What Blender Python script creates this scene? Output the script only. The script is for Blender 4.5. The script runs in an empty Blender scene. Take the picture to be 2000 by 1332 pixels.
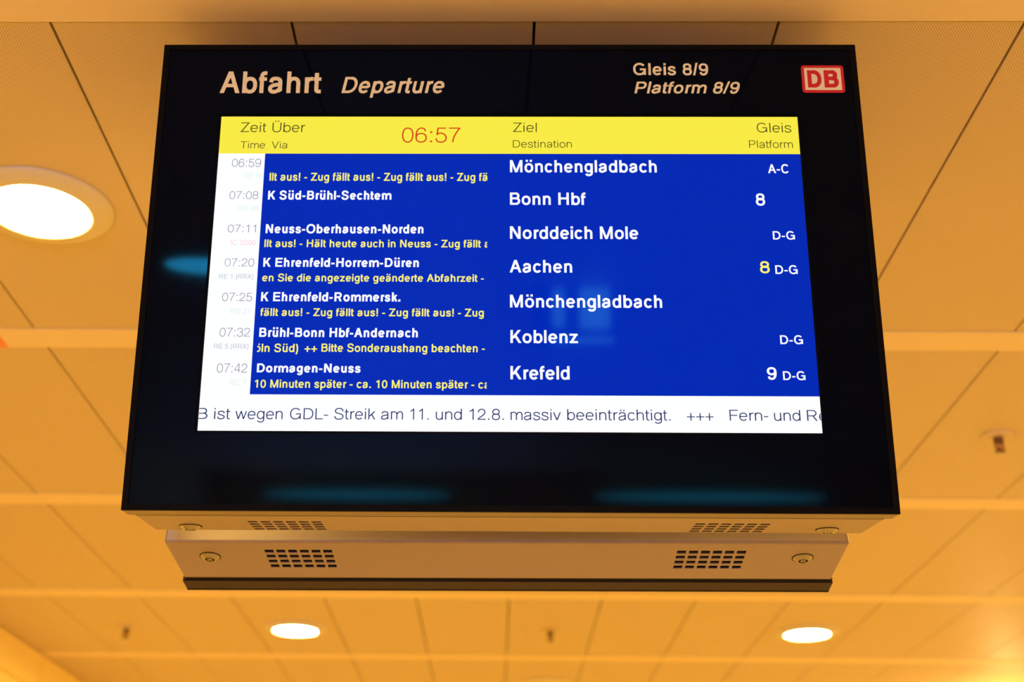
import bpy, bmesh, math
from mathutils import Matrix, Vector

# ------------------------------------------------------------------ scene set-up
scene = bpy.context.scene
COL = scene.collection
EYE = 1.60                       # height of the camera above the floor
CEIL = EYE + 1.57                # underside of the ceiling

cam_data = bpy.data.cameras.new('camera')
cam = bpy.data.objects.new('camera', cam_data)
COL.objects.link(cam)
cam_data.sensor_fit = 'HORIZONTAL'
cam_data.sensor_width = 36.0
cam_data.lens = 2509.25 / 2000 * 36.0
cam_data.shift_x = 77.77 / 2000
cam_data.clip_start = 0.05
cam_data.clip_end = 100
r_, u_, f_ = (Vector((0.99983, 0.01489, 0.01103)), Vector((-0.00353, -0.4316, 0.90206)), Vector((-0.01819, 0.90194, 0.43147)))
cam.matrix_world = Matrix(((r_.x, u_.x, -f_.x, 0), (r_.y, u_.y, -f_.y, 0), (r_.z, u_.z, -f_.z, EYE), (0, 0, 0, 1)))
cam_data.dof.use_dof = True
cam_data.dof.focus_distance = 2.16
cam_data.dof.aperture_fstop = 2.9
scene.camera = cam

world = bpy.data.worlds.new('world')
scene.world = world
world.use_nodes = True
world.node_tree.nodes['Background'].inputs[0].default_value = (1.0, 0.5, 0.2, 1)
world.node_tree.nodes['Background'].inputs[1].default_value = 0.02

vs = scene.view_settings
vs.view_transform = 'Standard'
vs.look = 'None'
vs.gamma = 1
vs.exposure = 0
vs.use_curve_mapping = False
scene.cycles.max_bounces = 10
scene.cycles.diffuse_bounces = 6
scene.cycles.sample_clamp_indirect = 6.0

LAMP_RGB = (1.0, 0.785, 0.22)
LAMP_STRENGTH = 460.0

# ------------------------------------------------------------------ materials
def mat(name, rgb, rough=0.5, metal=0.0, spec=0.5, ior=None, tint=None, emit=None, estr=0.0):
    m = bpy.data.materials.new(name)
    m.use_nodes = True
    b = m.node_tree.nodes['Principled BSDF']
    b.inputs['Base Color'].default_value = (*rgb, 1)
    b.inputs['Roughness'].default_value = rough
    b.inputs['Metallic'].default_value = metal
    b.inputs['Specular IOR Level'].default_value = spec
    if ior: b.inputs['IOR'].default_value = ior
    if tint: b.inputs['Specular Tint'].default_value = (*tint, 1)
    if emit:
        b.inputs['Emission Color'].default_value = (*emit, 1)
        b.inputs['Emission Strength'].default_value = estr
    return m

def grain(m, scale, amount, rough_amount=0.0):
    """fine brushed / powder-coat variation of the base colour"""
    nt = m.node_tree; b = nt.nodes['Principled BSDF']
    tc = nt.nodes.new('ShaderNodeTexCoord'); nz = nt.nodes.new('ShaderNodeTexNoise')
    nz.inputs['Scale'].default_value = scale; nz.inputs['Detail'].default_value = 4
    nt.links.new(tc.outputs['Object'], nz.inputs['Vector'])
    mr = nt.nodes.new('ShaderNodeMapRange')
    mr.inputs['To Min'].default_value = 1 - amount; mr.inputs['To Max'].default_value = 1 + amount
    nt.links.new(nz.outputs['Fac'], mr.inputs['Value'])
    mx = nt.nodes.new('ShaderNodeVectorMath'); mx.operation = 'SCALE'
    mx.inputs[0].default_value = b.inputs['Base Color'].default_value[:3]
    nt.links.new(mr.outputs['Result'], mx.inputs['Scale'])
    nt.links.new(mx.outputs['Vector'], b.inputs['Base Color'])
    return m

def perforated(name, rgb, hole, pitch, radius):
    """sheet metal with a staggered grid of tiny punched holes"""
    m = mat(name, rgb, rough=0.55, spec=0.3)
    nt = m.node_tree; b = nt.nodes['Principled BSDF']
    tc = nt.nodes.new('ShaderNodeTexCoord')
    mp = nt.nodes.new('ShaderNodeMapping'); mp.inputs['Rotation'].default_value[2] = math.radians(45)
    mp.inputs['Scale'].default_value = (1.41421 / pitch, 1.41421 / (1.5 * pitch), 1)
    nt.links.new(tc.outputs['Object'], mp.inputs['Vector'])
    fr = nt.nodes.new('ShaderNodeVectorMath'); fr.operation = 'FRACTION'
    nt.links.new(mp.outputs['Vector'], fr.inputs[0])
    sub = nt.nodes.new('ShaderNodeVectorMath'); sub.operation = 'SUBTRACT'; sub.inputs[1].default_value = (0.5, 0.5, 0.5)
    nt.links.new(fr.outputs['Vector'], sub.inputs[0])
    fl = nt.nodes.new('ShaderNodeVectorMath'); fl.operation = 'MULTIPLY'; fl.inputs[1].default_value = (1, 1, 0)
    nt.links.new(sub.outputs['Vector'], fl.inputs[0])
    ln = nt.nodes.new('ShaderNodeVectorMath'); ln.operation = 'LENGTH'
    nt.links.new(fl.outputs['Vector'], ln.inputs[0])
    lt = nt.nodes.new('ShaderNodeMath'); lt.operation = 'LESS_THAN'; lt.inputs[1].default_value = radius
    nt.links.new(ln.outputs['Value'], lt.inputs[0])
    mix = nt.nodes.new('ShaderNodeMix'); mix.data_type = 'RGBA'
    mix.inputs['A'].default_value = (*rgb, 1); mix.inputs['B'].default_value = (*hole, 1)
    nt.links.new(lt.outputs['Value'], mix.inputs['Factor'])
    nt.links.new(mix.outputs['Result'], b.inputs['Base Color'])
    return m

M = {}
M['panel'] = perforated('ceiling_panel_paint', (0.74, 0.58, 0.34), (0.34, 0.25, 0.13), 0.0054, 0.30)
M['strip'] = grain(mat('ceiling_strip_paint', (0.82, 0.66, 0.40), 0.65, spec=0.15), 6, 0.02)
M['collar'] = mat('sprinkler_collar_paint', (0.66, 0.50, 0.29), 0.5)
M['void'] = mat('dark_void', (0.05, 0.04, 0.03), 0.9)
M['wall'] = grain(mat('wall_panel_paint', (0.93, 0.74, 0.30), 0.5), 4, 0.03)
M['floor'] = grain(mat('floor_stone', (0.56, 0.43, 0.27), 0.6), 3, 0.08)
M['lamp_ring'] = mat('lamp_ring_enamel', (0.66, 0.58, 0.42), 0.4)
M['lamp'] = mat('lamp_glow', (0.9, 0.9, 0.9), 0.5, emit=LAMP_RGB, estr=LAMP_STRENGTH)
M['lamp_cool'] = mat('lamp_cool_glow', (0.9, 0.9, 0.9), 0.5, emit=(0.06, 0.85, 1.0), estr=26.0)
M['sign'] = mat('sign_glow', (0.2, 0.2, 0.2), 0.4, emit=(0.30, 0.85, 1.0), estr=10.0)
M['window'] = mat('window_daylight', (0.2, 0.3, 0.35), 0.3, emit=(0.10, 1.0, 0.95), estr=9.0)
M['window_big'] = mat('doorway_daylight', (0.2, 0.3, 0.35), 0.3, emit=(0.62, 0.60, 1.0), estr=17.0)
M['metal'] = grain(mat('silver_powder_coat', (0.36, 0.27, 0.25), 0.45, metal=0.3, spec=0.5), 900, 0.05)
M['dark_metal'] = grain(mat('dark_brown_lacquer', (0.036, 0.0155, 0.0115), 0.5, spec=0.2), 300, 0.05)  # darker tone for the second unit's front frame
M['chrome'] = mat('polished_chrome', (0.38, 0.33, 0.28), 0.16, metal=1.0)
M['black'] = mat('black_plastic', (0.0035, 0.0028, 0.0022), 0.6, spec=0.06)
M['panel_metal'] = grain(mat('bare_aluminium', (0.54, 0.45, 0.41), 0.4, metal=0.3), 900, 0.05)  # housing metal made lighter to imitate light on the rear lip
M['frame'] = grain(mat('bronzed_frame_lacquer', (0.20, 0.140, 0.115), 0.4, metal=0.3), 900, 0.04)
M['hole'] = mat('vent_darkness', (0.02, 0.014, 0.01), 0.9, spec=0.1)
M['glass'] = mat('black_front_glass', (0.0012, 0.0012, 0.0058), 0.05, ior=1.25, tint=(0.26, 0.55, 1.0))
M['print'] = mat('white_print', (0.90, 0.84, 0.53), 0.6, spec=0.2)
M['red'] = mat('red_print', (0.62, 0.018, 0.022), 0.5, spec=0.3)
M['cream'] = mat('cream_print', (0.85, 0.78, 0.50), 0.5, spec=0.3)
M['brass'] = mat('sprinkler_bronze', (0.16, 0.075, 0.035), 0.4, metal=0.6)
M['bulb'] = mat('sprinkler_bulb', (0.55, 0.08, 0.05), 0.2)
M['label_orange'] = mat('orange_label', (0.85, 0.25, 0.08), 0.5)

def led(name, rgb, k=1.0):
    """lit pixels of the screen behind smooth glass"""
    return mat(name, (0.0, 0.0, 0.0), 0.06, ior=1.24, tint=(0.30, 0.75, 1.0), emit=rgb, estr=k)
L = {
    'yellow': led('lit_yellow', (0.95, 0.83, 0.06)),
    'white': led('lit_white', (0.96, 0.965, 1.0), 1.03),
    'blue': led('lit_blue', (0.0, 0.021, 0.475)),
    'head': led('lit_olive', (0.075, 0.062, 0.012)),
    'clock': led('lit_red', (0.66, 0.045, 0.008)),
    'time': led('lit_slate', (0.26, 0.27, 0.33)),
    'green': led('lit_pale_green', (0.68, 0.86, 0.84)),
    'redtrain': led('lit_pale_red', (0.95, 0.56, 0.60)),
    'grey': led('lit_grey', (0.40, 0.41, 0.48)),
    'notice': led('lit_notice_yellow', (0.97, 0.88, 0.16)),
    'ticker': led('lit_navy', (0.012, 0.025, 0.13)),
    'text': led('lit_text_white', (0.97, 0.97, 1.0)),
}

# ------------------------------------------------------------------ object helpers
def obj(name, bm, materials, parent=None, smooth=False):
    me = bpy.data.meshes.new(name)
    bm.to_mesh(me); bm.free()
    for m in (materials if isinstance(materials, (list, tuple)) else [materials]):
        me.materials.append(m)
    if smooth:
        me.polygons.foreach_set('use_smooth', [True] * len(me.polygons))
    o = bpy.data.objects.new(name, me)
    COL.objects.link(o)
    if parent: o.parent = parent
    return o

def empty(name, matrix):
    o = bpy.data.objects.new(name, None)
    o.empty_display_size = 0.05
    COL.objects.link(o)
    o.matrix_world = matrix
    return o

def tag(o, label=None, category=None, group=None, kind=None):
    if label: o['label'] = label
    if category: o['category'] = category
    if group: o['group'] = group
    if kind: o['kind'] = kind
    return o

def add_box(bm, x0, x1, y0, y1, z0, z1, mi=0):
    v = [bm.verts.new(p) for p in ((x0, y0, z0), (x1, y0, z0), (x1, y1, z0), (x0, y1, z0), (x0, y0, z1), (x1, y0, z1), (x1, y1, z1), (x0, y1, z1))]
    for q in ((3, 2, 1, 0), (4, 5, 6, 7), (0, 1, 5, 4), (1, 2, 6, 5), (2, 3, 7, 6), (3, 0, 4, 7)):
        f = bm.faces.new([v[i] for i in q]); f.material_index = mi
    return v

def box_obj(name, dims, m, parent=None, bevel=0.0):
    bm = bmesh.new(); add_box(bm, *dims)
    if bevel:
        bmesh.ops.bevel(bm, geom=list(bm.edges), offset=bevel, segments=3, affect='EDGES', profile=0.5)
    return obj(name, bm, m, parent)

def lathe(bm, prof, n=48, mi=0, c=(0, 0)):
    """revolve (radius, z) pairs round the z axis; radius 0 closes the end"""
    rings = []
    for r, z in prof:
        if r == 0:
            rings.append([bm.verts.new((c[0], c[1], z))])
        else:
            rings.append([bm.verts.new((c[0] + r * math.cos(2 * math.pi * i / n), c[1] + r * math.sin(2 * math.pi * i / n), z)) for i in range(n)])
    for a, b in zip(rings, rings[1:]):
        for i in range(n):
            j = (i + 1) % n
            q = [a[i % len(a)], a[j % len(a)], b[j % len(b)], b[i % len(b)]]
            q = [v for k, v in enumerate(q) if v not in q[:k]]
            if len(q) > 2:
                f = bm.faces.new(q); f.material_index = mi; f.smooth = True

def plate_with_holes(bm, xs, ys, is_hole, z, depth, mi=0):
    """flat plate on a grid of cells facing -z, leaving out the hole cells and walling them up to z+depth"""
    V = {}
    def v(i, j, k):
        if (i, j, k) not in V: V[i, j, k] = bm.verts.new((xs[i], ys[j], z + (depth if k else 0)))
        return V[i, j, k]
    nx, ny = len(xs) - 1, len(ys) - 1
    for i in range(nx):
        for j in range(ny):
            if is_hole(i, j):
                for (a, b, c, d) in ((i, j, i + 1, j), (i + 1, j, i + 1, j + 1), (i + 1, j + 1, i, j + 1), (i, j + 1, i, j)):
                    f = bm.faces.new((v(a, b, 0), v(c, d, 0), v(c, d, 1), v(a, b, 1))); f.material_index = mi
            else:
                f = bm.faces.new((v(i, j + 1, 0), v(i + 1, j + 1, 0), v(i + 1, j, 0), v(i, j, 0))); f.material_index = mi

# ------------------------------------------------------------------ setting: ceiling grid, walls, floor
X0, PW = 0.07026, 0.45382        # joints between ceiling panels run at X0 + k * PW
Y0, PL, ST = 1.90124, 1.43040, 0.11990   # cross strips end at Y0 + n * PL and are ST wide
XL, XR = X0 - 6 * PW, X0 + 14 * PW
N0, N1 = -7, 8
YB, YF = Y0 + N0 * PL - ST, Y0 + N1 * PL
GAP = 0.0028

bm = bmesh.new()
for n in range(N0, N1):
    for k in range(-6, 14):
        add_box(bm, X0 + k * PW + GAP, X0 + (k + 1) * PW - GAP, Y0 + n * PL + GAP, Y0 + (n + 1) * PL - ST - GAP, CEIL, CEIL + 0.03)
add_box(bm, XL - 0.3, XR + 0.3, YB - 0.3, YF + 0.3, CEIL + 0.034, CEIL + 0.12, 1)
tag(obj('ceiling', bm, [M['panel'], M['void']]), kind='structure')

for n in range(N0, N1 + 1):
    tag(box_obj('trim_%d' % (n - N0 + 1), (XL + 0.004, XR - 0.004, Y0 + n * PL - ST, Y0 + n * PL, CEIL - 0.002, CEIL + 0.03), M['strip'], bevel=0.0015), kind='structure')

tag(box_obj('floor', (XL - 0.3, XR + 0.3, YB - 0.3, YF + 0.3, -0.1, 0.0), M['floor']), kind='structure')

bm = bmesh.new()                 # left wall: panels between thin joints, in line with the ceiling strips
for n in range(N0, N1 + 1):
    ya, yb = Y0 + n * PL - ST / 2 + 0.007, Y0 + (n + 1) * PL - ST / 2 - 0.007
    ya, yb = max(ya - (PL if n == N0 else 0), YB), min(yb, YF)
    if ya < yb:
        add_box(bm, XL - 0.02, XL, ya, yb, CEIL - 0.207 + 0.003, CEIL - 0.004)
        add_box(bm, XL - 0.02, XL, ya, yb, 0.0, CEIL - 0.207 - 0.003)
add_box(bm, XL - 0.1, XL - 0.016, YB - 0.1, YF + 0.1, 0.0, CEIL + 0.03)
tag(obj('wall_left', bm, M['wall']), kind='structure')
tag(box_obj('wall_right', (XR, XR + 0.1, YB - 0.1, YF + 0.1, 0, CEIL + 0.03), M['wall']), kind='structure')
tag(box_obj('wall_front', (XL - 0.1, XR + 0.1, YF, YF + 0.1, 0, CEIL + 0.03), M['wall']), kind='structure')
tag(box_obj('wall_back', (XL - 0.1, XR + 0.1, YB - 0.1, YB, 0, CEIL + 0.03), M['wall']), kind='structure')

def glow_pane(name, x0, x1, z0, z1, glow, oval=False):
    bm = bmesh.new()
    if oval:                     # lens shape tapers the glow so its mirrored streak fades out
        cx, cz, n = (x0 + x1) / 2, (z0 + z1) / 2, 40
        ring = [(cx + (x1 - x0) / 2 * math.cos(2 * math.pi * i / n), cz + (z1 - z0) / 2 * math.sin(2 * math.pi * i / n)) for i in range(n)]
        rim = [bm.verts.new((x, YB + 0.001, z)) for x, z in ring]; face = [bm.verts.new((x, YB + 0.02, z)) for x, z in ring]
        bm.faces.new(face[::-1]).material_index = 1
        for i in range(n):
            bm.faces.new((rim[i], rim[(i + 1) % n], face[(i + 1) % n], face[i]))
        tag(obj(name, bm, [M['black'], glow]), kind='structure')
        return
    add_box(bm, x0, x1, YB + 0.002, YB + 0.012, z0, z1, 1)
    for a, b, c, d in ((x0 - 0.04, x1 + 0.04, z1, z1 + 0.04), (x0 - 0.04, x1 + 0.04, z0 - 0.04, z0), (x0 - 0.04, x0, z0, z1), (x1, x1 + 0.04, z0, z1)):
        add_box(bm, a, b, YB + 0.001, YB + 0.04, c, d, 0)
    tag(obj(name, bm, [M['black'], glow]), kind='structure')
glow_pane('window_1', -2.15, -0.35, EYE + 1.355, EYE + 1.415, M['window'], True)  # unseen oval glows, added to be mirrored as teal streaks in the glass
glow_pane('window_2', 1.0, 3.2, EYE + 1.355, EYE + 1.415, M['window'], True)
glow_pane('window_3', -2.5, 0.4, 0.5, 2.2, M['window_big'])  # glowing pane behind the viewer, added as cool fill for the near ceiling

# ------------------------------------------------------------------ ceiling lights
def ceiling_light(label, x, y, glow):
    t = empty('ceiling_light', Matrix.Translation((x, y, CEIL)))
    tag(t, label, 'ceiling light', 'round recessed ceiling lights')
    bm = bmesh.new()
    lathe(bm, [(0.168, 0.0), (0.169, -0.003), (0.164, -0.008), (0.148, -0.015), (0.123, -0.020), (0.117, -0.019), (0.1135, -0.008)], 64)
    obj('trim_ring', bm, M['lamp_ring'], t)
    bm = bmesh.new()
    lathe(bm, [(0.1137, -0.0085), (0.1137, -0.012), (0.106, -0.0145), (0.06, -0.0165), (0, -0.017)], 64)
    obj('diffuser', bm, glow, t, True)
    return t

def cell(k, n):
    return X0 + (k + 0.5) * PW, Y0 + (n + 0.5) * PL - ST / 2

near = ceiling_light('large round lit ceiling light left of the departure board, cut by the left edge', *cell(-3, 0), M['lamp'])
near['label'] = 'large round lit ceiling light left of the board, cut by the left edge'
ceiling_light('small round lit ceiling light below the left half of the board', *cell(-3, 3), M['lamp'])
ceiling_light('small round lit ceiling light below the right half of the board', *cell(3, 3), M['lamp'])
ceiling_light('round ceiling light just outside the right edge, lighting the ceiling beside the board', *cell(3, 0), M['lamp'])
for k, n in ((9, 0), (9, 3), (-3, 6), (3, 6), (9, 6), (11, -3), (13, 0), (13, 3)):  # those off the regular lamp grid are added to brighten ceiling and floor
    t = ceiling_light('round ceiling light of the hall outside the picture, lighting ceiling and floor', *cell(k, n), M['lamp'])
ceiling_light('cool ceiling light seen only as teal ellipse mirrored in the left black border', -0.96, -0.07, M['lamp_cool'])

# lit sign hanging behind the viewer: its pale patch is mirrored in the middle of the screen
t = empty('hanging_sign', Matrix.Translation((0.31, -0.38, CEIL)))
tag(t, 'small lit sign behind the viewer, mirrored as pale patch over the blue timetable', 'sign')
box_obj('case', (-0.16, 0.13, -0.05, -0.002, -0.21, -0.001), M['black'], t)
for a, b, c, d in ((-0.095, -0.055, -0.150, -0.012), (0.0, 0.105, -0.155, -0.008), (-0.10, 0.115, -0.205, -0.185)):
    box_obj('lit_panel', (a, b, -0.001, 0.004, c, d), M['sign'], t)

# ------------------------------------------------------------------ sprinklers and other ceiling fittings
def sprinkler(label, x, y):
    t = empty('sprinkler_head', Matrix.Translation((x, y, CEIL)))
    tag(t, label, 'sprinkler', 'fire sprinklers in the ceiling')
    bm = bmesh.new()
    lathe(bm, [(0.054, 0.0), (0.055, -0.002), (0.047, -0.007), (0.030, -0.010), (0.016, -0.011), (0.0, -0.011)], 40)
    obj('escutcheon', bm, M['collar'], t)
    bm = bmesh.new()
    lathe(bm, [(0.015, -0.010), (0.0165, -0.013), (0.0165, -0.026), (0.010, -0.030), (0, -0.030)], 24)
    obj('body', bm, M['brass'], t)
    bm = bmesh.new()
    for s in (-1, 1):
        for a, b in (((s * 0.010, -0.027), (s * 0.014, -0.040)), ((s * 0.014, -0.040), (s * 0.004, -0.056))):
            d = Vector((b[0] - a[0], 0, b[1] - a[1])); w = Vector((d.z, 0, -d.x)).normalized() * 0.0022
            vs_ = []
            for yy in (-0.003, 0.003):
                for p in (a, b):
                    for sg in (-1, 1):
                        vs_.append(bm.verts.new((p[0] + sg * w.x, yy, p[1] + sg * w.z)))
            for q in ((0, 1, 3, 2), (4, 6, 7, 5), (0, 2, 6, 4), (1, 5, 7, 3), (0, 4, 5, 1), (2, 3, 7, 6)):
                bm.faces.new([vs_[i] for i in q])
    obj('yoke', bm, M['brass'], t)
    bm = bmesh.new()
    lathe(bm, [(0, -0.030), (0.0035, -0.032), (0.004, -0.042), (0.0035, -0.052), (0, -0.054)], 16)
    obj('glass_bulb', bm, M['bulb'], t)
    bm = bmesh.new()
    lathe(bm, [(0, -0.055), (0.008, -0.055), (0.018, -0.057), (0.018, -0.059), (0, -0.0585)], 24)
    obj('deflector', bm, M['brass'], t)

sprinkler('brown sprinkler head with pale collar at the right edge, right of the board', *cell(3, 1))
sprinkler('brown sprinkler head low on the left, between the yellow wall and a lit light', *cell(-5, 3))
sprinkler('brown sprinkler head below the middle of the board, between two lit lights', *cell(0, 3))

x, y = 0.335, 8.28
t = empty('ceiling_speaker', Matrix.Translation((x, y, CEIL)))
tag(t, 'unlit round cream ceiling fitting cut by the bottom edge, below the middle sprinkler', 'ceiling fitting')
bm = bmesh.new()
lathe(bm, [(0.150, 0.0), (0.151, -0.004), (0.135, -0.014), (0.115, -0.016), (0.108, -0.006)], 56)
obj('rim', bm, M['lamp_ring'], t)
bm = bmesh.new()
lathe(bm, [(0.1082, -0.0062), (0.08, -0.014), (0.04, -0.02), (0, -0.022)], 56)
obj('grille', bm, M['strip'], t, True)

tag(box_obj('adhesive_label', (-1.50, -1.404, Y0 + PL - ST + 0.020, Y0 + PL - 0.004, CEIL - 0.0035, CEIL - 0.0021), M['label_orange']),
    'orange red label stuck on the pale ceiling strip, sliver at the left edge', 'label')

# ------------------------------------------------------------------ lettering: stroked grotesque letters
def arc(cx, cy, rx, ry, a0, a1, n=18, e=2.25):
    """superelliptic arc in degrees, counter-clockwise when a1 > a0"""
    P = []
    for i in range(n + 1):
        a = math.radians(a0 + (a1 - a0) * i / n)
        c, s = math.cos(a), math.sin(a)
        P.append((cx + rx * math.copysign(abs(c) ** (2 / e), c), cy + ry * math.copysign(abs(s) ** (2 / e), s)))
    return P

def spline(pts, n=6):
    P = []
    q = [pts[0]] + list(pts) + [pts[-1]]
    for i in range(1, len(q) - 2):
        a, b, c, d = q[i - 1], q[i], q[i + 1], q[i + 2]
        for k in range(n):
            t = k / n
            P.append(tuple(0.5 * (2 * b[j] + (c[j] - a[j]) * t + (2 * a[j] - 5 * b[j] + 4 * c[j] - d[j]) * t * t + (3 * b[j] - a[j] - 3 * c[j] + d[j]) * t ** 3) for j in (0, 1)))
    P.append(pts[-1])
    return P

def ribbon(pts, w, closed=False):
    """quads of constant width along a polyline, mitred at the bends"""
    P = [p for i, p in enumerate(pts) if i == 0 or math.dist(p, pts[i - 1]) > 1e-6]
    if closed and math.dist(P[0], P[-1]) < 1e-6: P.pop()
    n = len(P); Lft = []; Rgt = []
    for i in range(n):
        a = P[i - 1] if (i > 0 or closed) else None
        c = P[(i + 1) % n] if (i < n - 1 or closed) else None
        b = P[i]
        def nrm(p, q):
            d = math.dist(p, q); return (-(q[1] - p[1]) / d, (q[0] - p[0]) / d)
        if a is None: m = nrm(b, c)
        elif c is None: m = nrm(a, b)
        else:
            n1, n2 = nrm(a, b), nrm(b, c)
            k = 1 + n1[0] * n2[0] + n1[1] * n2[1]
            m = ((n1[0] + n2[0]) / max(k, 0.35), (n1[1] + n2[1]) / max(k, 0.35))
        Lft.append((b[0] + m[0] * w / 2, b[1] + m[1] * w / 2)); Rgt.append((b[0] - m[0] * w / 2, b[1] - m[1] * w / 2))
    Q = []
    for i in range(n if closed else n - 1):
        j = (i + 1) % n
        Q.append([Lft[i], Rgt[i], Rgt[j], Lft[j]])
    return Q

CAPH, XH, ASC, DSC = 718, 523, 718, -207

def glyph(ch, w):
    """outline quads and advance width of one letter in 1/1000 em for stroke width w"""
    h = w / 2; t = w * 0.88; g = t / 2        # vertical and horizontal stroke widths
    Q = []
    def st(x, y0, y1): Q.append([(x - h, y0), (x + h, y0), (x + h, y1), (x - h, y1)])
    def bar(x0, x1, y): Q.append([(x0, y - g), (x1, y - g), (x1, y + g), (x0, y + g)])
    def sl(x0, y0, x1, y1, k=1.0):
        a = abs(math.atan2(y1 - y0, x1 - x0)); hw = w * k / max(abs(math.sin(a)), 0.35) / 2
        Q.append([(x0 - hw, y0), (x0 + hw, y0), (x1 + hw, y1), (x1 - hw, y1)])
    def rb(pts, closed=False): Q.extend(ribbon(pts, w * 0.96, closed))
    def ring(L_, R_, B_, T_, e=2.25): rb(arc((L_ + R_) / 2, (B_ + T_) / 2, (R_ - L_) / 2 - h, (T_ - B_) / 2 - g, 0, 360, 40, e)[:-1], True)
    def dot(x, y, s=None):
        s = (s or max(w * 1.08, 84)) / 2
        Q.append([(x - s, y), (x + s, y), (x + s, y + 2 * s), (x - s, y + 2 * s)])
    def umlaut(cx, y):
        s = max(w * 0.95, 84)
        for d in (-1, 1): dot(cx + d * (s * 0.5 + 48), y, s)
    def norm(L_, R_, B_, T_, pts):
        return [(L_ + h + px * (R_ - L_ - w), B_ + g + py * (T_ - B_ - t)) for px, py in pts]
    SPT = [(0.97, 0.73), (0.90, 0.90), (0.72, 0.985), (0.5, 1.0), (0.25, 0.975), (0.08, 0.87), (0.05, 0.74), (0.13, 0.63), (0.32, 0.56), (0.52, 0.515), (0.76, 0.46), (0.94, 0.37), (1.0, 0.25), (0.93, 0.11), (0.74, 0.02), (0.5, 0.0), (0.25, 0.02), (0.06, 0.12), (0.0, 0.28)]
    A = 556
    def lower_bowl(L_, R_): ring(L_, R_, -11, 534)
    base = {'Ü': 'U', 'ä': 'a', 'ö': 'o', 'ü': 'u'}.get(ch, ch)
    if base == 'A':
        sl(14 + h * 1.15, 0, 334, 718); sl(654 - h * 1.15, 0, 334, 718); bar(170, 500, 250); A = 667
    elif base == 'B':
        st(74 + h, 0, 718); yu, ym = 718 - g, 378
        r1 = (yu - ym) / 2; r2 = (ym - g) / 2
        bar(74 + h, 400, yu); bar(74 + h, 410, ym); bar(74 + h, 410, g)
        rb(arc(392, (yu + ym) / 2, 590 - h - 392, r1, -90, 90, 20, 2.1)); rb(arc(400, (ym + g) / 2, 627 - h - 400, r2, -90, 90, 20, 2.1)); A = 667
    elif base == 'C':
        rb(arc(360, 359, 312 - h, 370 - g, 38, 322, 36)); A = 722
    elif base == 'D':
        st(81 + h, 0, 718); bar(81 + h, 350, 718 - g); bar(81 + h, 350, g)
        rb(arc(340, 359, 674 - h - 340, 359 - g, -90, 90, 28, 2.15)); A = 722
    elif base in 'EF':
        st(86 + h, 0, 718); bar(86, 616 if base == 'E' else 583, 718 - g); bar(86, 585 if base == 'E' else 540, 372 if base == 'E' else 350)
        if base == 'E': bar(86, 624, g)
        A = 667 if base == 'E' else 611
    elif base == 'G':
        rb(arc(372, 359, 328 - h, 370 - g, 38, 334, 36)); bar(390, 700 - h, 345); st(704 - h - 6, 12, 345 + g); A = 778
    elif base == 'H':
        st(77 + h, 0, 718); st(646 - h, 0, 718); bar(77, 646, 378); A = 722
    elif base == 'I':
        st(139, 0, 718); A = 278
    elif base == 'K':
        st(76 + h, 0, 718); sl(76 + w * 0.9, 250, 610 - h, 718); sl(663 - h * 1.3, 0, 318, 430); A = 667
    elif base == 'L':
        st(76 + h, 0, 718); bar(76, 537, g); A = 556
    elif base == 'M':
        st(73 + h, 0, 718); st(761 - h, 0, 718); sl(417, 0, 73 + h * 1.2, 718, 0.92); sl(417, 0, 761 - h * 1.2, 718, 0.92); A = 833
    elif base == 'N':
        st(76 + h, 0, 718); st(646 - h, 0, 718); sl(646 - h * 1.15, 0, 76 + h * 1.15, 718); A = 722
    elif base == 'O':
        ring(39, 739, -19, 737); A = 778
    elif base in 'PR':
        st(86 + h, 0, 718); ym = 330; yu = 718 - g
        bar(86, 400, yu); bar(86, 400, ym)
        rb(arc(395, (yu + ym) / 2, (622 if base == 'P' else 635) - h - 395, (yu - ym) / 2, -90, 90, 20, 2.1))
        if base == 'R': sl(670 - h * 1.35, 0, 420, ym)
        A = 667 if base == 'P' else 722
    elif base == 'S':
        rb(spline(norm(49, 620, -19, 737, SPT))); A = 667
    elif base == 'T':
        st(305, 0, 718); bar(14, 597, 718 - g); A = 611
    elif base == 'U':
        st(79 + h, 250, 718); st(644 - h, 250, 718); rb(arc(361.5, 252, 282.5 - h, 271 - g, 180, 360, 28)); A = 722
    elif base == 'V':
        sl(334, 0, 20 + h * 1.15, 718); sl(334, 0, 647 - h * 1.15, 718); A = 667
    elif base == 'X':
        sl(19 + h * 1.2, 0, 648 - h * 1.2, 718); sl(648 - h * 1.2, 0, 19 + h * 1.2, 718); A = 667
    elif base == 'Z':
        bar(40, 585, 718 - g); bar(23, 588, g); sl(30 + h * 1.5, g, 580 - h * 1.5, 718 - g); A = 611
    elif base == 'a':
        rb(spline(norm(36, 500, -15, 538, [(0.06, 0.72), (0.13, 0.89), (0.29, 0.985), (0.5, 1.0), (0.74, 0.97), (0.90, 0.86), (0.935, 0.68), (0.935, 0.30), (0.945, 0.10), (1.0, 0.02)])))
        rb(spline(norm(36, 500, -15, 538, [(0.93, 0.60), (0.70, 0.545), (0.36, 0.50), (0.10, 0.40), (0.0, 0.245), (0.08, 0.07), (0.30, 0.0), (0.55, 0.03), (0.80, 0.14), (0.93, 0.33)])))
    elif base == 'b':
        st(58 + h, 0, 718); lower_bowl(62, 523)
    elif base == 'd':
        st(499 - h, 0, 718); lower_bowl(35, 495)
    elif base == 'p':
        st(58 + h, -207, 523); lower_bowl(62, 523)
    elif base == 'c':
        rb(arc(262, 261, 232 - h, 272 - g, 36, 324, 32)); A = 500
    elif base == 'e':
        rb(arc(277, 261, 238 - h, 272 - g, -2, 322, 36)); bar(40 + h, 513 - h, 275 - g * 0.2)
    elif base == 'f':
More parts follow.
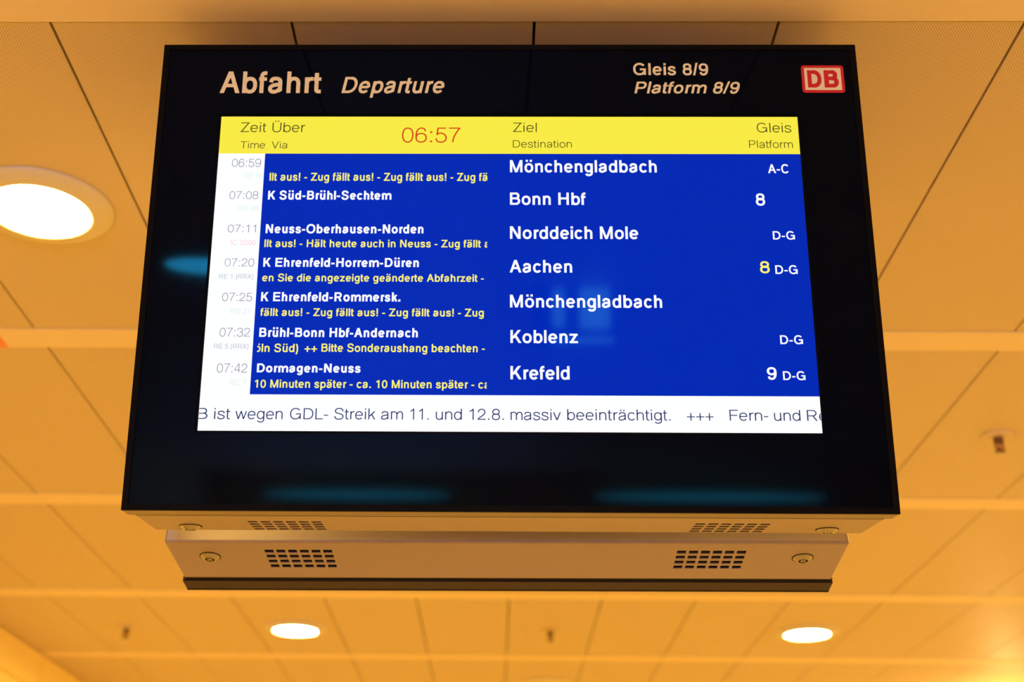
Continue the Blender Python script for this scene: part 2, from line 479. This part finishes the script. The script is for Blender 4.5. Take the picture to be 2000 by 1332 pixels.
        st(108, 0, 560); rb([(108, 540)] + arc(215, 560, 107, 718 - g - 555, 180, 100, 12) + [(262, 716 - g)]); bar(14, 262, 523 - g); A = 278
    elif base == 'g':
        ring(40, 495, 0, 538); st(499 - h, 0, 523); rb([(499 - h, 40), (499 - h, -20)] + arc(275, -20, 224 - h, 197 - g, 0, -158, 20))
    elif base in 'nh':
        st(65 + h, 0, 523 if base == 'n' else 718); rb(arc(283, 320, 208 - h, 218 - g, 168, 0, 22) + [(491 - h, 0)])
    elif base == 'm':
        st(65 + h, 0, 523); A = 833
        rb(arc(251, 330, 186 - h / 2, 208 - g, 168, 0, 20) + [(437 - h / 2, 0)]); rb(arc(603, 330, 166 - h / 2 + 0, 208 - g, 176, 0, 20) + [(769 - h / 2, 0)])
    elif base == 'u':
        st(491 - h, 0, 523); rb([(68 + h, 523)] + arc(276, 203, 208 - h, 218 - g, 180, 348, 22))
    elif base == 'i':
        st(110, 0, 523); Q.append([(110 - h, 718 - max(w, 84)), (110 + h, 718 - max(w, 84)), (110 + h, 718), (110 - h, 718)]); A = 222
    elif base == 'l':
        st(110, 0, 718); A = 222
    elif base == 'k':
        st(67 + h, 0, 718); sl(67 + w * 0.8, 190, 488 - h * 1.2, 523); sl(501 - h * 1.2, 0, 260, 345); A = 500
    elif base == 'o':
        lower_bowl(35, 521)
    elif base == 'r':
        st(77 + h, 0, 523); rb([(77 + h, 250)] + arc(300, 290, 223 - h, 240 - g, 168, 92, 14) + [(332, 530 - g)]); A = 333
    elif base == 's':
        rb(spline(norm(32, 464, -15, 538, SPT))); A = 500
    elif base == 't':
        st(112, 110, 669); rb([(112, 160)] + arc(200, 110, 88, 110 - g + 7, 180, 265, 10) + [(257, g - 4)]); bar(14, 257, 523 - g); A = 278
    elif base == 'v':
        sl(250, 0, 8 + h * 1.15, 523); sl(250, 0, 492 - h * 1.15, 523); A = 500
    elif base == 'w':
        for a_, b_ in ((14 + h, 202), (361, 202), (361, 520), (708 - h, 520)): sl(b_, 0, a_, 523, 0.95)
        A = 722
    elif base == 'y':
        sl(250, 0, 11 + h * 1.15, 523); sl(205, -110, 489 - h * 1.15, 523); rb(spline([(222, -70), (190, -150), (140, -207 + g), (60, -200 + g)])); A = 500
    elif base == 'z':
        bar(31, 460, 523 - g); bar(31, 469, g); sl(31 + h * 1.5, g, 465 - h * 1.5, 523 - g); A = 500
    elif base == '0':
        ring(37, 519, -19, 703)
    elif base == '1':
        st(330, 0, 703); rb([(120, 545), (200, 560), (265, 610), (318, 703 - g)])
    elif base == '2':
        rb(spline(norm(30, 507, 0, 703, [(0.05, 0.68), (0.10, 0.86), (0.28, 0.97), (0.50, 1.0), (0.75, 0.96), (0.93, 0.84), (0.97, 0.69), (0.87, 0.53), (0.62, 0.36), (0.33, 0.22), (0.12, 0.10), (0.04, 0.0)]))); bar(30, 507, g)
    elif base == '3':
        rb(spline(norm(34, 522, -19, 703, [(0.04, 0.74), (0.12, 0.90), (0.30, 0.985), (0.50, 1.0), (0.76, 0.955), (0.91, 0.81), (0.84, 0.635), (0.65, 0.555), (0.42, 0.54)])))
        rb(spline(norm(34, 522, -19, 703, [(0.42, 0.54), (0.70, 0.535), (0.93, 0.43), (1.0, 0.275), (0.93, 0.11), (0.73, 0.02), (0.47, 0.0), (0.22, 0.03), (0.06, 0.13), (0.0, 0.28)])))
    elif base == '4':
        st(410 - h + 20, 0, 703); bar(25, 523, 200); sl(25 + h * 1.5, 200, 400 - h, 703, 0.85)
    elif base == '5':
        bar(115, 480, 703 - g); sl(75 + h, 340, 115 + h, 703)
        rb(spline(norm(35, 514, -19, 703, [(0.08, 0.53), (0.22, 0.61), (0.46, 0.645), (0.76, 0.58), (0.96, 0.43), (1.0, 0.31), (0.93, 0.13), (0.73, 0.02), (0.46, 0.0), (0.20, 0.03), (0.06, 0.13), (0.0, 0.27)])))
    elif base == '6':
        ring(42, 518, -19, 445)
        rb(spline(norm(38, 505, -19, 703, [(0.95, 0.78), (0.85, 0.93), (0.66, 0.995), (0.50, 1.0), (0.27, 0.95), (0.08, 0.77), (0.0, 0.50), (0.02, 0.28)])))
    elif base == '7':
        bar(37, 523, 703 - g); rb(spline([(523 - h * 1.3, 703 - g), (400, 540), (300, 360), (235, 180), (205, 0)]))
    elif base == '8':
        ring(58, 498, 350 - g, 703); ring(38, 517, -19, 352 + g * 1.6)
    elif base == '9':
        ring(38, 514, 239, 703)
        rb(spline(norm(48, 519, -19, 703, [(0.04, 0.22), (0.13, 0.07), (0.32, 0.0), (0.50, 0.0), (0.73, 0.05), (0.92, 0.23), (1.0, 0.50), (0.985, 0.72)])))
    elif base == '.':
        dot(139, 0); A = 278
    elif base == ':':
        dot(139, 0); dot(139, 523 - max(w * 1.08, 84)); A = 278
    elif base == '-':
        bar(32, 290, 268); A = 333
    elif base == '!':
        st(139, 200, 718); dot(139, 0, w); A = 278
    elif base == '/':
        sl(0 + h, -19, 278 - h, 737, 0.85); A = 278
    elif base == '(':
        rb(arc(330, 255, 240 - h, 490, 114, 246, 20, 2.0)); A = 333
    elif base == ')':
        rb(arc(3, 255, 240 - h, 490, 66, -66, 20, 2.0)); A = 333
    elif base == '+':
        bar(39, 545, 237); st(292, -16, 490); A = 584
    elif base == ' ':
        A = 278 - max(0, w - 110) * 0.9
    if ch == 'Ü': umlaut(361, 775)
    elif ch in 'äöü': umlaut(278, 610)
    return Q, A

def clip_x(poly, x, keep_right):
    out = []
    for i, p in enumerate(poly):
        q = poly[(i + 1) % len(poly)]
        ip = p[0] >= x if keep_right else p[0] <= x
        iq = q[0] >= x if keep_right else q[0] <= x
        if ip: out.append(p)
        if ip != iq:
            k = (x - p[0]) / (q[0] - p[0]); out.append((x, p[1] + k * (q[1] - p[1])))
    return out

def lay_out(txt, xl, xr, zb, cap, stroke, slant, cl, cr):
    """polygons of a line of text fitted between xl and xr on the baseline zb"""
    ref = CAPH if any(c.isupper() for c in txt) or any(c in 'bdfhkl' for c in txt) else (703 if any(c.isdigit() for c in txt) else CAPH)
    k = cap / ref
    w = stroke * ref
    polys, pen = [], 0
    for ch in txt:
        q, adv = glyph(ch, w)
        polys += [[(x + pen + (0.21 * y if slant else 0), y) for x, y in p] for p in q]
        pen += adv
    lo = min(x for p in polys for x, y in p); hi = max(x for p in polys for x, y in p)
    s = (xr - xl) / (hi - lo)
    polys = [[(xl + (x - lo) * s, zb + y * k) for x, y in p] for p in polys]
    if cl is not None: polys = [clip_x(p, cl, True) for p in polys]
    if cr is not None: polys = [clip_x(p, cr, False) for p in polys]
    return [p for p in polys if len(p) > 2]

def text_object(name, polys, m, y, parent):
    """one mesh per line of text, lying on the face at depth y"""
    bm = bmesh.new()
    for i, p in enumerate(polys):
        area = sum(p[j][0] * p[(j + 1) % len(p)][1] - p[(j + 1) % len(p)][0] * p[j][1] for j in range(len(p)))
        if area < 0: p = p[::-1]
        yy = y - 0.000001 * (i % 40)
        bm.faces.new([bm.verts.new((x, yy, z)) for x, z in p])
    return obj(name, bm, m, parent)


# (text, left, right, baseline, cap height, style, slanted, clip left, clip right) in metres on the display face
TEXT = [
    ('Abfahrt', -0.51523, -0.33432, 0.33236, 0.04336, 'title', 0, None, None),
    ('Departure', -0.29749, -0.11416, 0.33245, 0.03243, 'title', 1, None, None),
    ('Gleis 8/9', 0.22285, 0.35653, 0.36881, 0.02391, 'title', 0, None, None),
    ('Platform 8/9', 0.22351, 0.41113, 0.33207, 0.02336, 'title', 1, None, None),
    ('Zeit', -0.47351, -0.42809, 0.25619, 0.01896, 'head', 0, None, None),
    ('Über', -0.41721, -0.35897, 0.25625, 0.01875, 'head', 0, None, None),
    ('Time', -0.47182, -0.42805, 0.22434, 0.01359, 'head', 0, None, None),
    ('Via', -0.41677, -0.3888, 0.22439, 0.01358, 'head', 0, None, None),
    ('Ziel', 0.00783, 0.04991, 0.25684, 0.0183, 'head', 0, None, None),
    ('Destination', 0.00776, 0.1111, 0.22651, 0.01435, 'head', 0, None, None),
    ('Gleis', 0.43646, 0.49676, 0.25644, 0.01845, 'head', 0, None, None),
    ('Platform', 0.42103, 0.49732, 0.22617, 0.01471, 'head', 0, None, None),
    ('06:57', -0.18751, -0.08449, 0.23656, 0.02877, 'clock', 0, None, None),
    ('06:59', -0.48426, -0.43333, 0.18861, 0.01544, 'time', 0, None, None),
    ('07:08', -0.48455, -0.43441, 0.12723, 0.01449, 'time', 0, None, None),
    ('07:11', -0.48317, -0.43462, 0.0646, 0.01395, 'time', 0, None, None),
    ('07:20', -0.48427, -0.43387, 0.00165, 0.01445, 'time', 0, None, None),
    ('07:25', -0.4844, -0.4335, -0.06129, 0.01456, 'time', 0, None, None),
    ('07:32', -0.48427, -0.43349, -0.12437, 0.01511, 'time', 0, None, None),
    ('07:42', -0.48449, -0.43401, -0.18737, 0.01546, 'time', 0, None, None),
    ('RE 8', -0.46029, -0.43414, 0.16756, 0.00884, 'green', 0, None, None),
    ('RB 48', -0.46816, -0.43309, 0.10528, 0.00869, 'green', 0, None, None),
    ('IC 2206', -0.47632, -0.43365, 0.04122, 0.00872, 'red', 0, None, None),
    ('RE 1 (RRX)', -0.49179, -0.43388, -0.02105, 0.00866, 'grey', 0, None, None),
    ('RB 27', -0.46796, -0.43383, -0.08409, 0.00952, 'green', 0, None, None),
    ('RE 5 (RRX)', -0.49195, -0.43431, -0.14572, 0.00836, 'grey', 0, None, None),
    ('RE 7', -0.46103, -0.43405, -0.2096, 0.01005, 'green', 0, None, None),
    ('llt aus! - Zug fällt aus! - Zug fällt aus! - Zug fä', -0.41679, -0.03669, 0.16201, 0.0152, 'yel', 0, -0.41903, -0.03628),
    ('K Süd-Brühl-Sechtem', -0.41741, -0.20279, 0.12613, 0.01671, 'via', 0, None, None),
    ('Neuss-Oberhausen-Norden', -0.41783, -0.1461, 0.06298, 0.0167, 'via', 0, None, None),
    ('llt aus! - Hält heute auch in Neuss - Zug fällt a', -0.41843, -0.0327, 0.03721, 0.01401, 'yel', 0, -0.41974, -0.03667),
    ('K Ehrenfeld-Horrem-Düren', -0.41833, -0.15273, 0.00097, 0.0165, 'via', 0, None, None),
    ('en Sie die angezeigte geänderte Abfahrzeit -', -0.4185, -0.04202, -0.02553, 0.01376, 'yel', 0, None, None),
    ('K Ehrenfeld-Rommersk.', -0.41847, -0.18253, -0.06146, 0.01648, 'via', 0, None, None),
    ('fällt aus! - Zug fällt aus! - Zug fällt aus! - Zug', -0.41785, -0.04172, -0.08778, 0.01388, 'yel', 0, None, None),
    ('Brühl-Bonn Hbf-Andernach', -0.41771, -0.15184, -0.12495, 0.01627, 'via', 0, None, None),
    ('öln Süd)', -0.42367, -0.351, -0.15137, 0.01427, 'yel', 0, -0.41936, None),
    ('++ Bitte Sonderaushang beachten -', -0.34032, -0.03979, -0.15068, 0.01425, 'yel', 0, None, None),
    ('Dormagen-Neuss', -0.41784, -0.24557, -0.18689, 0.01545, 'via', 0, None, None),
    ('10 Minuten später - ca. 10 Minuten später - ca', -0.41987, -0.03183, -0.21331, 0.014, 'yel', 0, None, -0.0365),
    ('B', -0.51131, -0.49439, -0.26714, 0.01859, 'tick', 0, -0.5087, 0.5087),
    ('ist', -0.48336, -0.45719, -0.26717, 0.01876, 'tick', 0, -0.5087, 0.5087),
    ('wegen', -0.4486, -0.37066, -0.267, 0.01866, 'tick', 0, -0.5087, 0.5087),
    ('GDL-', -0.35863, -0.29607, -0.26691, 0.01874, 'tick', 0, -0.5087, 0.5087),
    ('Streik', -0.2859, -0.21844, -0.26676, 0.01864, 'tick', 0, -0.5087, 0.5087),
    ('am', -0.20921, -0.17317, -0.26668, 0.01855, 'tick', 0, -0.5087, 0.5087),
    ('11.', -0.16143, -0.13127, -0.26666, 0.01854, 'tick', 0, -0.5087, 0.5087),
    ('und', -0.11954, -0.07683, -0.26662, 0.01854, 'tick', 0, -0.5087, 0.5087),
    ('12.8.', -0.06444, -0.00822, -0.26653, 0.01853, 'tick', 0, -0.5087, 0.5087),
    ('massiv', 0.00256, 0.08513, -0.26671, 0.01852, 'tick', 0, -0.5087, 0.5087),
    ('beeinträchtigt.', 0.0954, 0.26391, -0.26647, 0.01833, 'tick', 0, -0.5087, 0.5087),
    ('+++', 0.29056, 0.33387, -0.26608, 0.01814, 'tick', 0, -0.5087, 0.5087),
    ('Fern-', 0.36006, 0.42287, -0.26617, 0.01822, 'tick', 0, -0.5087, 0.5087),
    ('und', 0.43242, 0.47523, -0.26607, 0.01821, 'tick', 0, -0.5087, 0.5087),
    ('Re', 0.48601, 0.51924, -0.26612, 0.01829, 'tick', 0, -0.5087, 0.5087),
    ('Mönchengladbach', 0.00248, 0.25797, 0.17861, 0.02352, 'dest', 0, None, None),
    ('Bonn Hbf', 0.00239, 0.13311, 0.11685, 0.02322, 'dest', 0, None, None),
    ('Norddeich Mole', 0.00229, 0.22187, 0.0533, 0.02337, 'dest', 0, None, None),
    ('Aachen', 0.00159, 0.10781, -0.0085, 0.02306, 'dest', 0, None, None),
    ('Mönchengladbach', 0.00211, 0.25776, -0.07144, 0.02291, 'dest', 0, None, None),
    ('Koblenz', 0.00278, 0.11533, -0.13431, 0.02296, 'dest', 0, None, None),
    ('Krefeld', 0.00268, 0.10052, -0.19746, 0.02316, 'dest', 0, None, None),
    ('A-C', 0.45084, 0.48646, 0.17752, 0.01716, 'plat', 0, None, None),
    ('8', 0.42619, 0.44219, 0.11656, 0.02248, 'plat', 0, None, None),
    ('D-G', 0.45121, 0.48865, 0.05306, 0.01543, 'plat', 0, None, None),
    ('8', 0.42563, 0.44203, -0.00816, 0.02142, 'platy', 0, None, None),
    ('D-G', 0.45124, 0.48894, -0.00992, 0.0158, 'plat', 0, None, None),
    ('D-G', 0.45105, 0.48876, -0.13469, 0.01542, 'plat', 0, None, None),
    ('9', 0.42552, 0.44148, -0.19599, 0.02116, 'plat', 0, None, None),
    ('D-G', 0.45166, 0.48835, -0.19691, 0.01514, 'plat', 0, None, None),
]


STYLE = {   # stroke width as a share of the cap height, material, part name, label
    'title': (0.178, M['print'], 'printed_title', None),
    'head': (0.100, L['head'], 'heading_text', 'thin dark heading text on the yellow band'),
    'clock': (0.088, L['clock'], 'clock_text', 'red clock digits 06:57'),
    'time': (0.082, L['time'], 'time_text', 'thin grey departure time'),
    'green': (0.10, L['green'], 'train_number_text', 'very pale green train number'),
    'red': (0.10, L['redtrain'], 'train_number_text', 'pale red train number IC 2206'),
    'grey': (0.10, L['grey'], 'train_number_text', 'small grey train number'),
    'yel': (0.180, L['notice'], 'notice_text', 'yellow scrolling notice text'),
    'via': (0.215, L['text'], 'via_text', 'bold white list of stops'),
    'dest': (0.182, L['text'], 'destination_text', 'large white destination name'),
    'plat': (0.178, L['text'], 'platform_text', 'white platform text'),
    'platy': (0.165, L['notice'], 'platform_text', 'pale yellow platform number 8'),
    'tick': (0.098, L['ticker'], 'ticker_text', 'dark blue scrolling text on the white band'),
}

# ------------------------------------------------------------------ departure display
W2, HT, HB = 0.62116, 0.42946, 0.41901      # half width, top and bottom of the front frame
AX, AZ = 0.5090, 0.28675                      # half size of the lit screen
FD = 0.047                                    # depth of the front frame

def lock(parent, x, y, z):
    """cam lock pointing down out of the underside"""
    bm = bmesh.new()
    lathe(bm, [(0.0178, 0.001), (0.0182, -0.0004), (0.0178, -0.0016), (0.0168, -0.0020), (0.0116, -0.0066), (0.0106, -0.0071), (0.0092, -0.0071), (0.0090, -0.0050)], 40)
    lathe(bm, [(0.0178, 0.0005), (0.0194, 0.0), (0.0194, -0.0009), (0.0176, -0.0011)], 40, 1)
    o = obj('lock', bm, [M['chrome'], M['hole']], parent)
    o.location = (x, y, z)
    bm = bmesh.new(); lathe(bm, [(0.0091, -0.0062), (0, -0.0062)], 32)
    obj('keyway', bm, M['hole'], o)
    bm = bmesh.new(); lathe(bm, [(0.0048, -0.0055), (0.0048, -0.0068), (0.0042, -0.0073), (0, -0.0073)], 24)
    add_box(bm, -0.0008, 0.0008, -0.0030, 0.0030, -0.0076, -0.0072, 1)
    obj('core', bm, [M['chrome'], M['hole']], o)

def display(name, matrix, depth, frame_mat, front):
    t = empty(name, matrix)
    # black outer rim and front glass with the opening for the screen
    bm = bmesh.new()
    for a, b, c, d in ((-W2, W2, HT - 0.0105, HT), (-W2, W2, -HB, -HB + 0.0105), (-W2, -W2 + 0.0105, -HB + 0.0105, HT - 0.0105), (W2 - 0.0105, W2, -HB + 0.0105, HT - 0.0105)):
        add_box(bm, a, b, 0.0, 0.006, c, d)
    obj('bezel', bm, M['black'], t)
    bm = bmesh.new()
    gx, gt, gb, ox, oz = W2 - 0.0105, HT - 0.0105, -HB + 0.0105, (AX + 0.004), (AZ + 0.004)
    if front:
        for a, b, c, d in ((-gx, gx, oz, gt), (-gx, gx, gb, -oz), (-gx, -ox, -oz, oz), (ox, gx, -oz, oz)):
            add_box(bm, a, b, 0.002, 0.0055, c, d)
    else:
        add_box(bm, -gx, gx, 0.002, 0.0055, gb, gt)
    glass = obj('front_glass', bm, M['glass'], t)
    # metal front frame
    obj_bm = bmesh.new(); add_box(obj_bm, -W2 + 0.0004, W2 - 0.0004, 0.006, FD, -HB + 0.0004, HT - 0.0004)
    bmesh.ops.bevel(obj_bm, geom=[e for e in obj_bm.edges if all(v.co.y > 0.02 for v in e.verts)], offset=0.002, segments=2, affect='EDGES')
    obj('front_frame', obj_bm, frame_mat, t)
    # housing: open-bottomed box plus an underside with two vent openings
    bx, bz, y0, y1 = 0.6165, -HB + 0.0025, FD + 0.010, depth
    box_obj('rear_gasket', (-bx + 0.004, bx - 0.004, FD, y0 + 0.002, -HB + 0.0022, HT - 0.008), M['black'], t)  # black filler keeps the shadow gap behind the frame dark
    VX, VY = (0.3115, 0.4410), (0.1025, 0.1945)
    VY = (VY[0], min(VY[1], y1 - 0.004))
    bm = bmesh.new()
    rb = 0.005
    xs = [-bx + rb, -VX[1], -VX[0], VX[0], VX[1], bx - rb]; ys = [y0, VY[0], VY[1], y1 - rb] if y1 - rb > VY[1] else [y0, VY[0], VY[1], VY[1] + 0.001]
    ye = ys[-1]
    for i in range(5):
        for j in range(3):
            if i in (1, 3) and j == 1: continue
            bm.faces.new([bm.verts.new(p) for p in ((xs[i], ys[j + 1], bz), (xs[i + 1], ys[j + 1], bz), (xs[i + 1], ys[j], bz), (xs[i], ys[j], bz))])
    # rounded bends into the side walls and the rear wall
    def bend(prof):
        pts = [prof(a * math.pi / 16) for a in range(9)]
        for (p, q), (r2, s2) in zip(pts, pts[1:]):
            f = bm.faces.new([bm.verts.new(v) for v in (p, q, s2, r2)]); f.smooth = True
    for s in (-1, 1):
        xa = s * (bx - rb)
        bend(lambda a, s=s, xa=xa: ((xa + s * rb * math.sin(a), y0, bz + rb * (1 - math.cos(a))), (xa + s * rb * math.sin(a), ye, bz + rb * (1 - math.cos(a)))))
    bend(lambda a: ((-bx + rb, ye + rb * math.sin(a), bz + rb * (1 - math.cos(a))), (bx - rb, ye + rb * math.sin(a), bz + rb * (1 - math.cos(a)))))
    zt = HT - 0.0025
    for s in (-1, 1):
        f = bm.faces.new([bm.verts.new(p) for p in ((s * bx, y0, bz + rb), (s * bx, ye, bz + rb), (s * bx, ye, zt), (s * bx, y0, zt))])
        # vertical bend at the rear corner
        pts = [(s * (bx - rb + rb * math.cos(a * math.pi / 16)), ye + rb * math.sin(a * math.pi / 16)) for a in range(9)]
        for (ax_, ay_), (cx_, cy_) in zip(pts, pts[1:]):
            f = bm.faces.new([bm.verts.new(p) for p in ((ax_, ay_, bz + rb), (cx_, cy_, bz + rb), (cx_, cy_, zt), (ax_, ay_, zt))]); f.smooth = True
        # ball corner
        for i in range(4):
            for j in range(4):
                def sp(i, j):
                    a, b = i * math.pi / 8, j * math.pi / 8
                    return (s * (bx - rb + rb * math.sin(a) * math.cos(b)), ye + rb * math.sin(a) * math.sin(b), bz + rb - rb * math.cos(a))
                P = [sp(i, j), sp(i + 1, j), sp(i + 1, j + 1), sp(i, j + 1)]
                P = [p for k, p in enumerate(P) if all((Vector(p) - Vector(q)).length > 1e-6 for q in P[:k])]
                f = bm.faces.new([bm.verts.new(p) for p in P]); f.smooth = True
    yr = ye + rb
    bm.faces.new([bm.verts.new(p) for p in ((-bx, y0, zt), (bx, y0, zt), (bx, ye, zt), (bx - rb, yr, zt), (-bx + rb, yr, zt), (-bx, ye, zt))])
    bm.faces.new([bm.verts.new(p) for p in ((-bx, y0, bz + rb), (bx, y0, bz + rb), (bx, y0, zt), (-bx, y0, zt))])
    bmesh.ops.remove_doubles(bm, verts=bm.verts, dist=1e-5)
    bmesh.ops.recalc_face_normals(bm, faces=bm.faces)
    obj('housing', bm, M['metal'], t)
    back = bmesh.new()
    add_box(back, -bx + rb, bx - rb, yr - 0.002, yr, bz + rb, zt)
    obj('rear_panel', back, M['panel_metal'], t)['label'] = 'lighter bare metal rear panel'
    # vents: 6 x 4 punched slots with a dark box behind
    for s in (-1, 1):
        sx, px, sy, py = 0.0167, 0.0216, 0.0142, 0.0226
        xc = s * (VX[0] + VX[1]) / 2
        x_first = xc - (5 * px + sx) / 2
        y_first = 0.1072
        gx_ = [s * VX[0] if s > 0 else s * VX[1]]
        for c in range(6): gx_ += [x_first + c * px, x_first + c * px + sx]
        gx_.append(s * VX[1] if s > 0 else s * VX[0])
        gy_ = [VY[0]]
        for r in range(4): gy_ += [y_first + r * py, min(y_first + r * py + sy, VY[1] - 0.0006)]
        gy_.append(VY[1])
        bm = bmesh.new()
        plate_with_holes(bm, gx_, gy_, lambda i, j: i % 2 == 1 and j % 2 == 1, bz, 0.002, 0)
        add_box(bm, gx_[0] + 0.001, gx_[-1] - 0.001, gy_[0] + 0.001, gy_[-1] - 0.0005, bz + 0.006, bz + 0.03, 1)
        obj('vent_grille', bm, [M['metal'], M['hole']], t)
    for s in (-1, 1):
        lock(t, s * 0.544, 0.1585 if depth > 0.21 else 0.157, bz)
    return t, glass

def display_matrix(o, ex, ey, ez):
    return Matrix(((ex[0], ey[0], ez[0], o[0]), (ex[1], ey[1], ez[1], o[1]), (ex[2], ey[2], ez[2], o[2] + EYE), (0, 0, 0, 1)))

board, glass = display('departure_display', display_matrix((0.0218, 1.91159, 1.05393), (0.99999, 0.00299, 0.00176), (-0.00319, 0.99182, 0.12764), (-0.00136, -0.12765, 0.99182)), 0.200, M['frame'], True)
tag(board, 'black framed departure board with lit blue timetable, hanging below the ceiling', 'departure board')
rear, _ = display('departure_display', display_matrix((0.0218, 2.51159, 1.05393), (-0.99978, 0.02072, 0.00176), (-0.02033, -0.99161, 0.12764), (0.00439, 0.12758, 0.99182)), 0.222, M['dark_metal'], False)
tag(rear, 'grey metal underside and back of a second display hanging behind the lit board', 'departure board')

# brackets fixing both units to the ceiling
for d, yb in ((board, 0.168), (rear, 0.15)):
    top = (CEIL + 0.001) - (d.matrix_world @ Vector((0, yb, 0))).z
    for sx in (-0.3, 0.3):
        box_obj('mounting_bracket', (sx - 0.03, sx + 0.03, yb - 0.02, yb + 0.02, HT - 0.01, top / 0.9918 - 0.004), M['metal'], d)

# ---- the lit screen
bm = bmesh.new(); add_box(bm, -AX - 0.006, AX + 0.006, 0.0046, 0.0058, -AZ - 0.006, AZ + 0.006)
screen = obj('screen', bm, M['black'], board)

def sheet(name, pts, m, y, parent, label=None):
    bm = bmesh.new()
    bm.faces.new([bm.verts.new((p[0], y, p[1])) for p in pts])
    bmesh.ops.recalc_face_normals(bm, faces=bm.faces)
    o = obj(name, bm, m, parent)
    if o.data.polygons[0].normal.y > 0: o.data.flip_normals()
    if label: o['label'] = label
    return o

ZY, ZT, XC = 0.2143, -0.2248, -0.4271
sheet('header_band', [(-AX, ZY), (AX, ZY), (AX, AZ), (-AX, AZ)], L['yellow'], 0.0044, screen, 'lit yellow heading band')
sheet('time_column', [(-AX, ZT), (XC, ZT), (XC, ZY), (-AX, ZY)], L['white'], 0.0044, screen, 'lit white column of departure times')
sheet('timetable_panel', [(XC, ZT), (AX, ZT), (AX, ZY), (XC, ZY)], L['blue'], 0.0044, screen, 'lit blue timetable field')
sheet('ticker_band', [(-AX, -AZ), (AX, -AZ), (AX, ZT), (-AX, ZT)], L['white'], 0.0044, screen, 'lit white band along the bottom')

tick = []
for txt, xl, xr, zb, cap, style, slant, cl, cr in TEXT:
    wd, m, nm, lab = STYLE[style]
    wd_ = 0.172 if (style == 'title' and txt != 'Abfahrt') else wd
    polys = lay_out(txt, xl, xr, zb, cap, wd_, slant, cl, cr)
    if style == 'tick':
        tick += polys
        continue
    o = text_object(nm, polys, m, 0.0018 if style == 'title' else 0.0042, glass if style == 'title' else screen)
    if lab: o['label'] = lab
    elif style == 'title': o['label'] = 'white printed lettering'
text_object('ticker_text', tick, L['ticker'], 0.0042, screen)['label'] = STYLE['tick'][3]

# ---- red and white logo plate on the glass
def round_rect(x0, x1, z0, z1, r, n=6):
    P = []
    for cx_, cz_, a0 in ((x1 - r, z1 - r, 0), (x0 + r, z1 - r, 90), (x0 + r, z0 + r, 180), (x1 - r, z0 + r, 270)):
        for i in range(n + 1):
            a = math.radians(a0 + 90 * i / n)
            P.append((cx_ + r * math.cos(a), cz_ + r * math.sin(a)))
    return P
logo = sheet('logo_plate', round_rect(0.5216, 0.5968, 0.3334, 0.3882, 0.0055), M['red'], 0.0018, glass, 'red bordered company logo')
sheet('logo_field', round_rect(0.5268, 0.5916, 0.3388, 0.3830, 0.0012), M['cream'], 0.00165, glass, 'cream field of the logo')
for ch, xa, xb in (('D', 0.5318, 0.5566), ('B', 0.5612, 0.5868)):
    text_object('logo_letter', lay_out(ch, xa, xb, 0.3437, 0.0347, 0.245, 0, None, None), M['red'], 0.00155, glass)['label'] = 'bold red letter of the logo'

# ------------------------------------------------------------------ glow at the lower right: lamp of the hall beyond the picture
ld = bpy.data.lights.new('wall_lamp_light', 'POINT')
ld.energy = 12; ld.color = (1.0, 0.72, 0.30); ld.shadow_soft_size = 0.06
lo = bpy.data.objects.new('wall_lamp_light', ld); COL.objects.link(lo)
lo.location = (3.22, 8.2, EYE + 1.18)
